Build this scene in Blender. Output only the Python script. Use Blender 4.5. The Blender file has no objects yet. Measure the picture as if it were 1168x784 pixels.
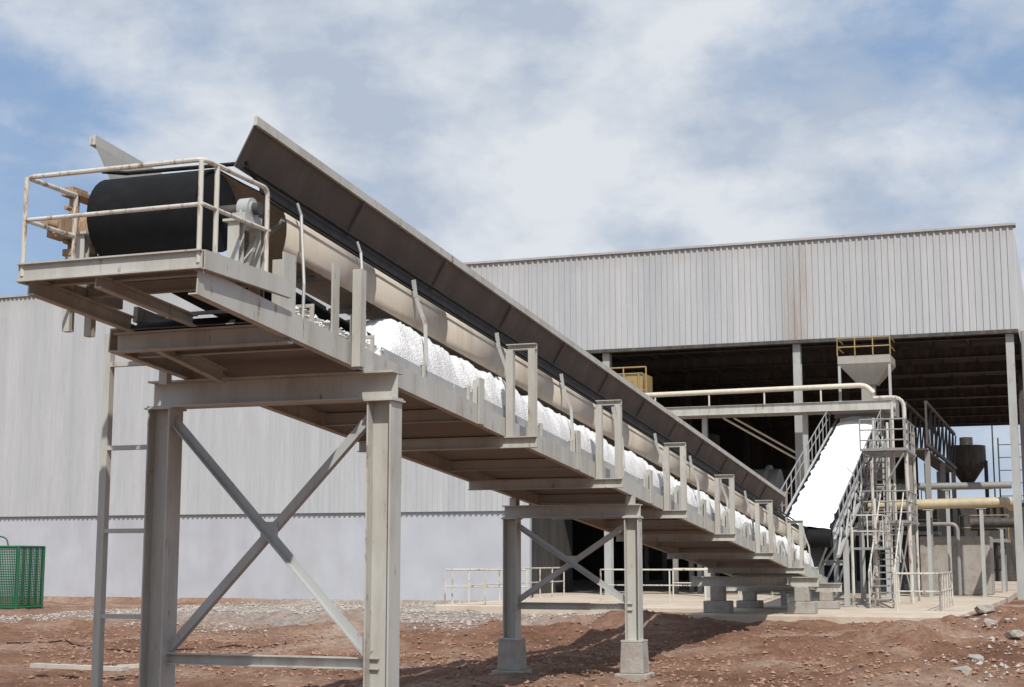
import bpy, bmesh, math, random
from mathutils import Vector, Matrix, noise
random.seed(7)
S=bpy.context.scene
COL=S.collection
S.view_settings.view_transform='Standard'
S.view_settings.look='None'
S.view_settings.exposure=0

# ---------------------------------------------------------------- materials
def nodes(m):
    m.use_nodes=True
    return m.node_tree.nodes, m.node_tree.links
def paint(name,col,rough=.55,dirt=(.25,.19,.13),damt=.35,rust=.0,scale=1.5,metal=0.,streak=True,bump=.0,spec=.5):
    m=bpy.data.materials.new(name); N,L=nodes(m)
    b=N['Principled BSDF']; b.inputs['Roughness'].default_value=rough; b.inputs['Metallic'].default_value=metal
    b.inputs['Specular IOR Level'].default_value=spec
    tc=N.new('ShaderNodeTexCoord')
    mp=N.new('ShaderNodeMapping'); mp.inputs['Scale'].default_value=(1,1,.22 if streak else 1)
    L.new(tc.outputs['Object'],mp.inputs[0])
    n=N.new('ShaderNodeTexNoise'); n.inputs['Scale'].default_value=scale*2.2; n.inputs['Detail'].default_value=5; n.inputs['Roughness'].default_value=.65
    L.new(mp.outputs[0],n.inputs[0])
    r=N.new('ShaderNodeValToRGB'); r.color_ramp.elements[0].position=.45; r.color_ramp.elements[1].position=.8
    r.color_ramp.elements[0].color=(0,0,0,1); r.color_ramp.elements[1].color=(damt,damt,damt,1)
    L.new(n.outputs[0],r.inputs[0])
    mx=N.new('ShaderNodeMix'); mx.data_type='RGBA'
    mx.inputs[6].default_value=(*col,1); mx.inputs[7].default_value=(*dirt,1)
    L.new(r.outputs[0],mx.inputs[0])
    out=mx.outputs[2]
    n3=N.new('ShaderNodeTexNoise'); n3.inputs['Scale'].default_value=.7; n3.inputs['Detail'].default_value=2
    L.new(tc.outputs['Object'],n3.inputs[0])
    r3=N.new('ShaderNodeMapRange'); r3.inputs[3].default_value=.84; r3.inputs[4].default_value=1.14
    L.new(n3.outputs[0],r3.inputs[0])
    mm=N.new('ShaderNodeMix'); mm.data_type='RGBA'; mm.blend_type='MULTIPLY'; mm.inputs[0].default_value=1
    L.new(out,mm.inputs[6]); L.new(r3.outputs[0],mm.inputs[7]); out=mm.outputs[2]
    if rust>0:
        n2=N.new('ShaderNodeTexNoise'); n2.inputs['Scale'].default_value=scale*6; n2.inputs['Detail'].default_value=5; n2.inputs['Roughness'].default_value=.78
        L.new(mp.outputs[0],n2.inputs[0])
        r2=N.new('ShaderNodeValToRGB'); r2.color_ramp.elements[0].position=.66-rust*.15; r2.color_ramp.elements[1].position=.74-rust*.1
        L.new(n2.outputs[0],r2.inputs[0])
        m2=N.new('ShaderNodeMix'); m2.data_type='RGBA'; L.new(r2.outputs[0],m2.inputs[0]); L.new(out,m2.inputs[6]); m2.inputs[7].default_value=(.17,.075,.03,1)
        out=m2.outputs[2]
    L.new(out,b.inputs['Base Color'])
    if bump>0:
        bp=N.new('ShaderNodeBump'); bp.inputs['Strength'].default_value=bump; bp.inputs['Distance'].default_value=.03
        nb=N.new('ShaderNodeTexNoise'); nb.inputs['Scale'].default_value=scale*12; nb.inputs['Detail'].default_value=4
        L.new(tc.outputs['Object'],nb.inputs[0]); L.new(nb.outputs[0],bp.inputs['Height']); L.new(bp.outputs[0],b.inputs['Normal'])
    return m
STEEL=paint('weathered_cream_paint',(.47,.465,.425),.5,dirt=(.27,.225,.17),rust=.42,damt=.7)
STEEL2=paint('grey_steel_paint',(.40,.41,.40),.5,dirt=(.27,.24,.20),rust=.2,damt=.55)
RAILM=paint('handrail_paint',(.58,.56,.50),.5,rust=.95,damt=.4)
UNDER=paint('soiled_plate_paint',(.24,.235,.22),.7,damt=.6,rust=.2)
SHADEP=paint('shade_toned_cover_board',(.105,.094,.083),.85,dirt=(.22,.185,.155),damt=.65,scale=.8)  # brown board colour darkened to carry the shade on the downward-leaning cover face
BELT=paint('black_rubber',(.006,.006,.007),.8,dirt=(.02,.02,.02),damt=.5,scale=3,streak=False,spec=.25)
BELTU=paint('dusty_belt_underside',(.36,.30,.235),.9,dirt=(.2,.15,.1),damt=.6,scale=1.2,streak=False)
PANEL=paint('cream_trough_panel',(.52,.465,.385),.75,dirt=(.30,.24,.17),damt=.75,scale=1.0,rust=.05)
BLACKP=paint('black_pipe',(.010,.010,.010),.6,damt=.12,spec=.3)
POWDER=paint('white_powder',(.80,.80,.79),.95,dirt=(.60,.59,.57),damt=.6,scale=4,streak=False,bump=1.0)
POWDER2=paint('white_slab_powder',(.9,.9,.89),.95,dirt=(.8,.8,.78),damt=.3,scale=2,streak=False,bump=.2)
CONC=paint('concrete',(.36,.335,.30),.9,dirt=(.22,.15,.1),damt=.8,scale=1.5,bump=.4,streak=False)
CONCP=paint('concrete_pad',(.53,.455,.365),.9,dirt=(.32,.20,.13),damt=.8,scale=.5,bump=.2,streak=False)
PLINTH=paint('plastered_wall_paint',(.45,.465,.50),.9,dirt=(.34,.32,.31),damt=.5,scale=.35,bump=.1)
RED=paint('rusty_casting',(.33,.22,.14),.6,dirt=(.45,.36,.26),damt=.6,rust=.7,scale=4)
GREYM=paint('galvanised_grey',(.26,.26,.255),.5,damt=.5,rust=.2)
HOPM=paint('hopper_grey_paint',(.34,.33,.30),.55,damt=.5,rust=.3)
DARKM=paint('dark_machine',(.05,.05,.05),.7,damt=.5,rust=.4)
YEL=paint('yellow_paint',(.34,.245,.10),.6,damt=.6,rust=.6)
CREAM=paint('cream_pipe_paint',(.62,.57,.46),.5,damt=.35,rust=.3)
GREEN=paint('green_coated_wire',(.006,.11,.05),.5,damt=.2)
WOOD=paint('pale_plank',(.5,.46,.4),.8,damt=.5,scale=3,streak=False)
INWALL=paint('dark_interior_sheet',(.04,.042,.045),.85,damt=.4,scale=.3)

def siding_mat():
    m=bpy.data.materials.new('weathered_corrugated_sheet'); N,L=nodes(m); b=N['Principled BSDF']
    b.inputs['Roughness'].default_value=.5
    tc=N.new('ShaderNodeTexCoord')
    def noi(sc,scale,det,rough=.6):
        mp=N.new('ShaderNodeMapping'); mp.inputs['Scale'].default_value=sc; L.new(tc.outputs['Object'],mp.inputs[0])
        n=N.new('ShaderNodeTexNoise'); n.inputs['Scale'].default_value=scale; n.inputs['Detail'].default_value=det; n.inputs['Roughness'].default_value=rough
        L.new(mp.outputs[0],n.inputs[0]); return n
    a=noi((1,0,.02),.8,2)
    ra=N.new('ShaderNodeValToRGB'); e=ra.color_ramp.elements; e[0].position=.3; e[1].position=.7
    e[0].color=(.41,.425,.44,1); e[1].color=(.485,.49,.49,1); L.new(a.outputs[0],ra.inputs[0])
    c=noi((1,0,.08),4,5,.7)
    rc=N.new('ShaderNodeMapRange'); rc.inputs[1].default_value=.3; rc.inputs[2].default_value=.7; rc.inputs[3].default_value=.90; rc.inputs[4].default_value=1.06; L.new(c.outputs[0],rc.inputs[0])
    mm=N.new('ShaderNodeMix'); mm.data_type='RGBA'; mm.blend_type='MULTIPLY'; mm.inputs[0].default_value=1
    L.new(ra.outputs[0],mm.inputs[6]); L.new(rc.outputs[0],mm.inputs[7])
    d=noi((1,0,.16),1.3,6,.72)
    rd=N.new('ShaderNodeValToRGB'); e=rd.color_ramp.elements; e[0].position=.60; e[1].position=.84; e[1].color=(.45,.45,.45,1); L.new(d.outputs[0],rd.inputs[0])
    m2=N.new('ShaderNodeMix'); m2.data_type='RGBA'; L.new(rd.outputs[0],m2.inputs[0]); L.new(mm.outputs[2],m2.inputs[6]); m2.inputs[7].default_value=(.29,.225,.16,1)
    sx=N.new('ShaderNodeSeparateXYZ'); L.new(tc.outputs['Object'],sx.inputs[0])
    s1=N.new('ShaderNodeMath'); s1.operation='ADD'; s1.inputs[1].default_value=9.7; L.new(sx.outputs[0],s1.inputs[0])
    s2=N.new('ShaderNodeMath'); s2.operation='ABSOLUTE'; L.new(s1.outputs[0],s2.inputs[0])
    s3=N.new('ShaderNodeMapRange'); s3.inputs[1].default_value=.2; s3.inputs[2].default_value=.9; s3.inputs[3].default_value=.6; s3.inputs[4].default_value=0; L.new(s2.outputs[0],s3.inputs[0])
    s4=N.new('ShaderNodeMath'); s4.operation='MULTIPLY'; L.new(s3.outputs[0],s4.inputs[0])
    s5=N.new('ShaderNodeMapRange'); s5.inputs[1].default_value=.4; s5.inputs[2].default_value=.6; L.new(c.outputs[0],s5.inputs[0]); L.new(s5.outputs[0],s4.inputs[1])
    m3=N.new('ShaderNodeMix'); m3.data_type='RGBA'; L.new(s4.outputs[0],m3.inputs[0]); L.new(m2.outputs[2],m3.inputs[6]); m3.inputs[7].default_value=(.27,.19,.12,1)
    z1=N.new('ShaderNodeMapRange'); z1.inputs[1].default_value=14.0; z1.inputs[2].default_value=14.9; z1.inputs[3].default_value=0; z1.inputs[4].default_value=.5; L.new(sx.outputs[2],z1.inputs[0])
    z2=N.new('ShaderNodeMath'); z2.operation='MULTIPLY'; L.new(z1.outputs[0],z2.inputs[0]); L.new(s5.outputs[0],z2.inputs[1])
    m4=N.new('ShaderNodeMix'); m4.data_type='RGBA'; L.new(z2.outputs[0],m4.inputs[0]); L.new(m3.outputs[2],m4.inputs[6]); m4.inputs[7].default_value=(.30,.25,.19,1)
    L.new(m4.outputs[2],b.inputs['Base Color'])
    return m
SIDING=siding_mat()

def dirt_mat():
    m=bpy.data.materials.new('red_brown_dirt'); N,L=nodes(m); b=N['Principled BSDF']; b.inputs['Roughness'].default_value=.95
    b.inputs['Specular IOR Level'].default_value=.15
    tc=N.new('ShaderNodeTexCoord')
    def noi(scale,det,rough=.6):
        n=N.new('ShaderNodeTexNoise'); n.inputs['Scale'].default_value=scale; n.inputs['Detail'].default_value=det; n.inputs['Roughness'].default_value=rough
        L.new(tc.outputs['Object'],n.inputs[0]); return n
    a=noi(.28,5,.65); r=N.new('ShaderNodeValToRGB'); e=r.color_ramp.elements
    e[0].position=.33; e[0].color=(.185,.095,.060,1); e[1].position=.68; e[1].color=(.43,.31,.235,1)
    k=e.new(.5); k.color=(.275,.152,.100,1)
    L.new(a.outputs[0],r.inputs[0])
    c=noi(6,7,.8); rc=N.new('ShaderNodeMapRange'); rc.inputs[1].default_value=.3; rc.inputs[2].default_value=.7; rc.inputs[3].default_value=.55; rc.inputs[4].default_value=1.4; L.new(c.outputs[0],rc.inputs[0])
    mm=N.new('ShaderNodeMix'); mm.data_type='RGBA'; mm.blend_type='MULTIPLY'; mm.inputs[0].default_value=1
    L.new(r.outputs[0],mm.inputs[6]); L.new(rc.outputs[0],mm.inputs[7])
    sx=N.new('ShaderNodeSeparateXYZ'); L.new(tc.outputs['Object'],sx.inputs[0])
    g=noi(.3,5,.7)
    ad=N.new('ShaderNodeMath'); ad.operation='MULTIPLY_ADD'; ad.inputs[1].default_value=26; L.new(g.outputs[0],ad.inputs[0]); L.new(sx.outputs[1],ad.inputs[2])
    mr=N.new('ShaderNodeMapRange'); mr.inputs[1].default_value=49; mr.inputs[2].default_value=58; mr.inputs[4].default_value=.8; L.new(ad.outputs[0],mr.inputs[0])
    gx=N.new('ShaderNodeMapRange'); gx.inputs[1].default_value=-10; gx.inputs[2].default_value=-15; gx.inputs[3].default_value=0; gx.inputs[4].default_value=1; L.new(sx.outputs[0],gx.inputs[0])
    gy=N.new('ShaderNodeMapRange'); gy.inputs[1].default_value=-36; gy.inputs[2].default_value=-31; gy.inputs[3].default_value=0.15; gy.inputs[4].default_value=1; L.new(sx.outputs[0],gy.inputs[0])
    gm=N.new('ShaderNodeMath'); gm.operation='MULTIPLY'; L.new(mr.outputs[0],gm.inputs[0]); L.new(gx.outputs[0],gm.inputs[1])
    gn=N.new('ShaderNodeMath'); gn.operation='MULTIPLY'; L.new(gm.outputs[0],gn.inputs[0]); L.new(gy.outputs[0],gn.inputs[1])
    v=N.new('ShaderNodeTexVoronoi'); v.inputs['Scale'].default_value=9; L.new(tc.outputs['Object'],v.inputs[0])
    rv=N.new('ShaderNodeValToRGB'); rv.color_ramp.elements[0].color=(.25,.225,.20,1); rv.color_ramp.elements[1].color=(.52,.48,.43,1)
    L.new(v.outputs['Color'],rv.inputs[0])
    m2=N.new('ShaderNodeMix'); m2.data_type='RGBA'; L.new(gn.outputs[0],m2.inputs[0]); L.new(mm.outputs[2],m2.inputs[6]); L.new(rv.outputs[0],m2.inputs[7])
    v2=N.new('ShaderNodeTexVoronoi'); v2.inputs['Scale'].default_value=14; L.new(tc.outputs['Object'],v2.inputs[0])
    r2=N.new('ShaderNodeValToRGB'); r2.color_ramp.elements[0].position=.12; r2.color_ramp.elements[1].position=.2
    r2.color_ramp.elements[0].color=(.5,.5,.5,1); r2.color_ramp.elements[1].color=(0,0,0,1); L.new(v2.outputs['Distance'],r2.inputs[0])
    m3=N.new('ShaderNodeMix'); m3.data_type='RGBA'; L.new(r2.outputs[0],m3.inputs[0]); L.new(m2.outputs[2],m3.inputs[6]); m3.inputs[7].default_value=(.42,.33,.27,1)
    L.new(m3.outputs[2],b.inputs['Base Color'])
    bp=N.new('ShaderNodeBump'); bp.inputs['Strength'].default_value=1; bp.inputs['Distance'].default_value=.10
    L.new(c.outputs[0],bp.inputs['Height']); L.new(bp.outputs[0],b.inputs['Normal'])
    return m
DIRT=dirt_mat()

# ---------------------------------------------------------------- mesh builder
def I(w,h,tf=.02,tw=.014):
    a,b=w/2,h/2; t=tw/2
    return [(-a,-b),(a,-b),(a,-b+tf),(t,-b+tf),(t,b-tf),(a,b-tf),(a,b),(-a,b),(-a,b-tf),(-t,b-tf),(-t,-b+tf),(-a,-b+tf)]
def R(w,h): return [(-w/2,-h/2),(w/2,-h/2),(w/2,h/2),(-w/2,h/2)]
def C(w,h,t=.014):
    a,b=w/2,h/2
    return [(-a,-b),(a,-b),(a,-b+t),(-a+t,-b+t),(-a+t,b-t),(a,b-t),(a,b),(-a,b)]
def C2(w,h,t=.014): return [(-x,y) for x,y in reversed(C(w,h,t))]
def A(w,h,t=.012):
    a,b=w/2,h/2
    return [(-a,-b),(a,-b),(a,-b+t),(-a+t,-b+t),(-a+t,b),(-a,b)]
class MB:
    def __init__(s): s.v=[];s.f=[]
    def box(s,x0,x1,y0,y1,z0,z1):
        o=len(s.v)
        s.v+=[(x0,y0,z0),(x1,y0,z0),(x1,y1,z0),(x0,y1,z0),(x0,y0,z1),(x1,y0,z1),(x1,y1,z1),(x0,y1,z1)]
        for f in [(0,3,2,1),(4,5,6,7),(0,1,5,4),(1,2,6,5),(2,3,7,6),(3,0,4,7)]: s.f.append(tuple(o+i for i in f))
        return s
    def beam(s,p0,p1,prof,up=(0,0,1)):
        p0=Vector(p0);p1=Vector(p1);d=(p1-p0).normalized();up=Vector(up)
        if abs(d.dot(up))>.99: up=Vector((0,1,0))
        u=d.cross(up).normalized(); w=u.cross(d)
        o=len(s.v);n=len(prof)
        for p in (p0,p1):
            for a,b in prof: s.v.append(tuple(p+u*a+w*b))
        for i in range(n):
            j=(i+1)%n; s.f.append((o+i,o+j,o+n+j,o+n+i))
        s.f.append(tuple(o+i for i in range(n))[::-1]); s.f.append(tuple(o+n+i for i in range(n)))
        return s
    def cyl(s,p0,p1,r,seg=10,r1=None):
        r1=r if r1 is None else r1
        p0=Vector(p0);p1=Vector(p1);d=(p1-p0).normalized();up=Vector((0,0,1)) if abs(d.z)<.9 else Vector((1,0,0))
        u=d.cross(up).normalized(); w=u.cross(d); o=len(s.v)
        for p,rr in ((p0,r),(p1,r1)):
            for i in range(seg):
                a=2*math.pi*i/seg; s.v.append(tuple(p+u*math.cos(a)*rr+w*math.sin(a)*rr))
        for i in range(seg):
            j=(i+1)%seg; s.f.append((o+i,o+j,o+seg+j,o+seg+i))
        s.f.append(tuple(o+i for i in range(seg))[::-1]); s.f.append(tuple(o+seg+i for i in range(seg)))
        return s
    def pipe(s,pts,r,seg=8,bend=0.):
        P=[Vector(p) for p in pts]
        if bend>0:
            Q=[P[0]]
            for i in range(1,len(P)-1):
                a=(P[i-1]-P[i]);b=(P[i+1]-P[i]); la=min(bend,a.length*.45); lb=min(bend,b.length*.45)
                s0=P[i]+a.normalized()*la; s1=P[i]+b.normalized()*lb
                for k in range(6):
                    t=k/5; Q.append(s0*(1-t)**2+P[i]*2*t*(1-t)+s1*t*t)
            Q.append(P[-1]);P=Q
        for i in range(len(P)-1):
            d=(P[i+1]-P[i])
            if d.length<1e-5: continue
            e=d.normalized()*r*(.25 if bend>0 else .5)
            s.cyl(P[i]-(e if i>0 else Vector()),P[i+1]+(e if i<len(P)-2 else Vector()),r,seg)
        return s
    def quad(s,*p):
        o=len(s.v); s.v+=[tuple(q) for q in p]; s.f.append(tuple(range(o,o+len(p)))); return s
    def split(s,name,mat,parent=None,**kw):
        par=list(range(len(s.v)))
        def fd(a):
            while par[a]!=a: par[a]=par[par[a]]; a=par[a]
            return a
        for f in s.f:
            for i in f[1:]: par[fd(i)]=fd(f[0])
        groups={}
        for f in s.f: groups.setdefault(fd(f[0]),[]).append(f)
        for fs in groups.values():
            ids=sorted({i for f in fs for i in f}); mp={i:k for k,i in enumerate(ids)}
            m=MB(); m.v=[s.v[i] for i in ids]; m.f=[tuple(mp[i] for i in f) for f in fs]
            m.obj(name,mat,parent,**kw)
    def obj(s,name,mat,parent=None,smooth=False,bev=0,**kw):
        me=bpy.data.meshes.new(name); me.from_pydata(s.v,[],s.f); me.update()
        bm=bmesh.new(); bm.from_mesh(me); bmesh.ops.recalc_face_normals(bm,faces=bm.faces); bm.to_mesh(me); bm.free()
        for m in (mat if isinstance(mat,list) else [mat]): me.materials.append(m)
        if smooth:
            for p in me.polygons: p.use_smooth=True
            me.set_sharp_from_angle(angle=math.radians(35))
        ob=bpy.data.objects.new(name,me); COL.objects.link(ob)
        if bev:
            md=ob.modifiers.new('bevel','BEVEL'); md.width=bev; md.segments=2; md.limit_method='ANGLE'
        if parent: setpar(ob,parent)
        for k,v in kw.items(): ob[k]=v
        return ob
LOCS={}
def setpar(ob,parent):
    ob.parent=parent
    ob.matrix_parent_inverse=LOCS.get(parent.name,Matrix.Identity(4)).inverted()
def root(name,loc,label,category,**kw):
    e=bpy.data.objects.new(name,None); e.location=loc; e.empty_display_size=.3; COL.objects.link(e)
    LOCS[e.name]=Matrix.Translation(Vector(loc))
    e['label']=label; e['category']=category
    for k,v in kw.items(): e[k]=v
    return e
def sub(name,parent):
    e=bpy.data.objects.new(name,None); COL.objects.link(e); setpar(e,parent); LOCS[e.name]=Matrix.Identity(4); return e

# ---------------------------------------------------------------- ground
def sm(a,b,x):
    t=max(0,min(1,(x-a)/(b-a))); return t*t*(3-2*t)
HEAPS=[(-3.2,33,2.6,3.5,.42),(-1.0,37,2.5,5,.45),(-12.5,35,2.5,1.6,.4),(-6.5,32.5,1.6,1.2,.3),(-14,30,3,1.2,.28),(-24,43,6,1.6,.3),(-2.2,26,1.5,3,.25),(-10.5,38.2,2,1,.45),(-13.5,40.5,3,1,.35),(-18,38,3,1.2,.25),(-27,36,4,1.5,.25)]
def gh(x,y):
    n=noise.fractal(Vector((x*.35,y*.35,0)),1,2,5)*.10+noise.fractal(Vector((x*1.7,y*1.7,3)),.7,2,4)*.06
    near=sm(5,10,y)*(1-sm(62,66,y))
    rg=abs(noise.noise(Vector((x*2.6,y*2.6,7))))*.09
    z=(n+rg)*near
    side=sm(-24,-19,x)
    z+=.38*sm(33,40.5,y)*sm(-14,-9,x)*(1-sm(-1,6,x)*.3) if y<60 else .3
    if x<-9: z=max(z, n*near+.33*sm(39,45,y)*side)
    for (cx,cy,rx,ry,h) in HEAPS:
        q=((x-cx)/rx)**2+((y-cy)/ry)**2
        if q<4: z+=h*math.exp(-q*1.6)*(1+.9*noise.noise(Vector((x*1.3,y*1.3,9))))
    if -19.0<x<-3.05 and y>45.4: z=min(z,.4)
    if -9.4<x<-3.05 and y>40.8: z=min(z,.4)
    if y>59.5: z=min(z,.3)
    return z
def frange(a,b,s):
    r=[];x=a
    while x<b: r.append(x); x+=s
    return r
xs=[-3000,-1200,-500,-200,-100,-70,-56]+frange(-48,6,.18)+[8,12,20,40,90,200,500,1200,3000]
ys=[-600,-200,-60,-10,4,7,14]+frange(18,61,.18)+[64,70,85,110,160,300,700,1500,3500]
mb=MB()
for y in ys:
    for x in xs: mb.v.append((x,y,gh(x,y)))
nx=len(xs)
for j in range(len(ys)-1):
    for i in range(nx-1):
        o=j*nx+i; mb.f.append((o,o+1,o+nx+1,o+nx))
g=mb.obj('ground',DIRT,smooth=False,kind='structure')
for p in g.data.polygons: p.use_smooth=True
g['label']='uneven red brown dirt ground with stones'

def prism(poly,z0,z1):
    m=MB(); n=len(poly)
    m.v=[(x,y,z0) for x,y in poly]+[(x,y,z1) for x,y in poly]
    for i in range(n):
        j=(i+1)%n; m.f.append((i,j,n+j,n+i))
    m.f.append(tuple(range(n))[::-1]); m.f.append(tuple(range(n,2*n))); return m
pad=prism([(-9.6,40.0),(-2.75,40.0),(-2.2,60),(-2.2,106),(-19.2,106),(-19.2,45.2),(-9.6,45.2)],-.1,.55).obj('pavement',CONCP,kind='structure',bev=.03)
pad['label']='raised pale concrete pavement in front of warehouse'
fl=MB().box(-74,-19.21,60.6,106,-.1,.545).obj('warehouse_floor',CONCP,kind='structure')

def stones(name,n,region,size,mat,label,zfun):
    m=MB()
    base=[(1,0,0),(-1,0,0),(0,1,0),(0,-1,0),(0,0,1),(0,0,-1)]
    octf=[(0,2,4),(2,1,4),(1,3,4),(3,0,4),(2,0,5),(1,2,5),(3,1,5),(0,3,5)]
    for k in range(n):
        x,y=region(); s=size()*random.uniform(.6,1.3)
        z=zfun(x,y)+s*.25; a=random.uniform(0,6.28)
        sc=(random.uniform(.6,1.2),random.uniform(.6,1.2),random.uniform(.45,.9))
        o=len(m.v)
        for (bx,by,bz) in base[:6]:
            bx=(bx+random.uniform(-.3,.3))*s*sc[0];by=(by+random.uniform(-.3,.3))*s*sc[1];bz=(bz+random.uniform(-.3,.3))*s*sc[2]
            m.v.append((x+bx*math.cos(a)-by*math.sin(a),y+bx*math.sin(a)+by*math.cos(a),z+bz))
        for f in octf: m.f.append(tuple(o+i for i in f))
    ob=m.obj(name,mat,kind='stuff'); ob['label']=label; ob['category']='stones'; return ob
STONE=paint('grey_stone',(.42,.39,.35),.9,damt=.5,scale=6,streak=False)
CLOD=paint('dirt_clod',(.29,.165,.11),.95,dirt=(.42,.32,.25),damt=.8,scale=4,streak=False)
def reg1():
    while 1:
        x=random.uniform(-35,-13); y=random.uniform(34,59.6)
        if x>-19.4 and y>45: continue
        if y+26*(.5+.4*noise.noise(Vector((x*.3,y*.3,1))))>51+random.random()*7: return x,y
stones('gravel',8500,reg1,lambda:random.choice([.03,.045,.06]),STONE,'loose pale grey gravel spread before warehouse wall',gh)
def reg2():
    y=random.triangular(17,46,27); x=random.uniform(-.78*y,.02*y)
    if (y>39.8 and x>-9.8) : return reg2()
    return x,y
stones('dirt_clods',11000,reg2,lambda:random.choice([.015,.02,.025,.03,.04,.055]),CLOD,'scattered red brown dirt clods on bare ground',gh)
def reg3():
    y=random.uniform(24,42); x=random.triangular(-3.0,1.5,-.8)
    if y>39.8 and x<-2.5: return reg3()
    return x,y
stones('rubble',420,reg3,lambda:random.choice([.025,.04,.065]),STONE,'pale broken rubble strewn beside concrete pavement',gh)

def chunk(x,y,s,rot,label):
    bm=bmesh.new(); bmesh.ops.create_icosphere(bm,subdivisions=2,radius=1)
    k=random.random()*50
    for v in bm.verts:
        c=v.co; q=Vector((max(-.72,min(.72,c.x)),max(-.65,min(.65,c.y)),max(-.6,min(.6,c.z))))
        q*=1+.28*noise.noise(c*1.7+Vector((k,0,0))); v.co=q
    me=bpy.data.meshes.new('concrete_chunk'); bm.to_mesh(me); bm.free(); me.materials.append(CONC)
    o=bpy.data.objects.new('concrete_chunk',me); COL.objects.link(o)
    o.location=(x,y,gh(x,y)+s*.15); o.rotation_euler=(random.uniform(-.3,.3),random.uniform(-.3,.3),rot); o.scale=(s*1.3,s,s*.7)
    o['label']=label;o['category']='rubble';o['group']='broken concrete lumps beside pavement'
for (x,y,s) in [(-1.7,25.5,.2),(-1.7,30.2,.16),(-2.0,32.6,.12),(-1.4,34,.18),(-1.6,36.0,.2),(-1.9,38.6,.22),(-1.5,39.6,.2),(-2.1,37.5,.15),(-1.1,33.2,.2),(-1.9,41,.28),(-1.6,44,.3),(-17,35,.14),(-3.6,27.2,.1)]:
    chunk(x,y,s,random.uniform(0,6),'rough grey broken concrete lump lying on dirt')

m=MB(); m.beam((-17.1,22.3,.16),(-15.0,22.0,.17),R(.16,.07)); 
o=m.obj('timber_plank',WOOD); o['label']='pale weathered timber plank lying on dirt'; o['category']='plank'; o['group']='planks on the dirt'
m=MB(); m.beam((-15.5,22.5,.16),(-14.6,22.9,.2),R(.2,.06)); 
o=m.obj('timber_plank',WOOD); o['label']='short pale board lying on dirt'; o['category']='plank'; o['group']='planks on the dirt'
m=MB(); pts=[(-23+i*.28,29+1.2*math.sin(i*.37)+.3*math.sin(i*1.1)) for i in range(26)]
m.pipe([(x,y,gh(x,y)+.03) for x,y in pts],.018,6)
o=m.obj('hose',BLACKP); o['label']='thin black hose snaking over dirt'; o['category']='hose'

# ---------------------------------------------------------------- main conveyor
XC=-8.03
def B(y): return 4.0-.085*(y-14.4)
def P(x,rel,y): return (XC+x,y,B(y)+rel)
conv=root('belt_conveyor',(XC,25,0),'long inclined cream steel belt conveyor carrying white powder','conveyor')
Y0,Y1=11.0,47.2
MB().beam(P(1.06,.105,Y0+.03),P(1.06,.105,Y1),C2(.09,.25)).obj('stringer',STEEL,conv)
MB().beam(P(-1.06,.105,12.9),P(-1.06,.105,Y1),C(.09,.25)).obj('stringer',STEEL,conv)
for sx in (.80,-.80):
    MB().beam(P(sx,.36,12.9),P(sx,.36,46.6),R(.05,.16)).obj('inner_rail',STEEL,conv)
for s in (1,-1):
    MB().beam(P(s*.93,.245,12.6),P(s*.93,.245,46.8),R(.24,.012)).obj('ledge_plate',STEEL,conv)
y=15.0
while y<46:
    y2=min(y+2.13,46.2)
    q=MB(); q.quad(P(.99,.255,y),P(.99,.255,y2-.02),P(.995,.39,y2-.02),P(.995,.39,y))
    o=q.obj('side_lip',STEEL2,conv); md=o.modifiers.new('t','SOLIDIFY'); md.thickness=.01
    y+=2.13
m=MB(); m.quad(P(-1.0,.17,12.8),P(1.0,.17,12.8),P(1.0,.17,46.6),P(-1.0,.17,46.6))
o=m.obj('belly_plate',UNDER,conv); md=o.modifiers.new('t','SOLIDIFY'); md.thickness=.012
m=MB(); y=13.3
while y<46.5:
    m.beam(P(-1.0,.08,y),P(1.0,.08,y),I(.08,.16,.01,.008)); y+=2.13
m.split('cross_tie',STEEL2,conv)

yp,rp=12.25,.42; zc=B(yp)+1.12
def up(y): return B(y)+1.43+.11*(1-sm(12.4,15,y))
def dn(y): return B(y)+.63+.07*(1-sm(12.4,15,y))
path=[]
yt=46.6
for i in range(80):
    y=yt+(yp-yt)*i/79; path.append((y,up(y),sm(12.3,13.8,y)*sm(46.5,45,y)))
for i in range(1,16):
    a=math.pi/2+math.pi*i/16; path.append((yp+math.cos(a)*rp,zc+math.sin(a)*rp,0))
for i in range(80):
    y=yp+(yt-yp)*i/79; path.append((y,dn(y),0))
zt=B(yt)+1.03
for i in range(1,16):
    a=-math.pi/2+math.pi*i/16; path.append((yt+math.cos(a)*.4,zt+math.sin(a)*.4,0))
cs=[(-.67,.06),(-.5,-.04),(-.27,-.18),(0,-.20),(.27,-.18),(.5,-.04),(.67,.06)]
m=MB()
for (y,z,t) in path:
    nar=1-.09*(1-sm(12.3,14.0,y))
    for (x,dz) in cs: m.v.append((XC+(x*.985+.67)*nar-.67,y,z+dz*t))
n=len(path);k=len(cs)
for i in range(n):
    j=(i+1)%n
    for c in range(k-1): m.f.append((i*k+c,i*k+c+1,j*k+c+1,j*k+c))
o=m.obj('belt',[BELT,BELTU],conv,smooth=True)
md=o.modifiers.new('t','SOLIDIFY'); md.thickness=.022; md.offset=-1; md.material_offset=1; md.material_offset_rim=0
md=o.modifiers.new('es','EDGE_SPLIT'); md.split_angle=math.radians(45)
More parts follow.
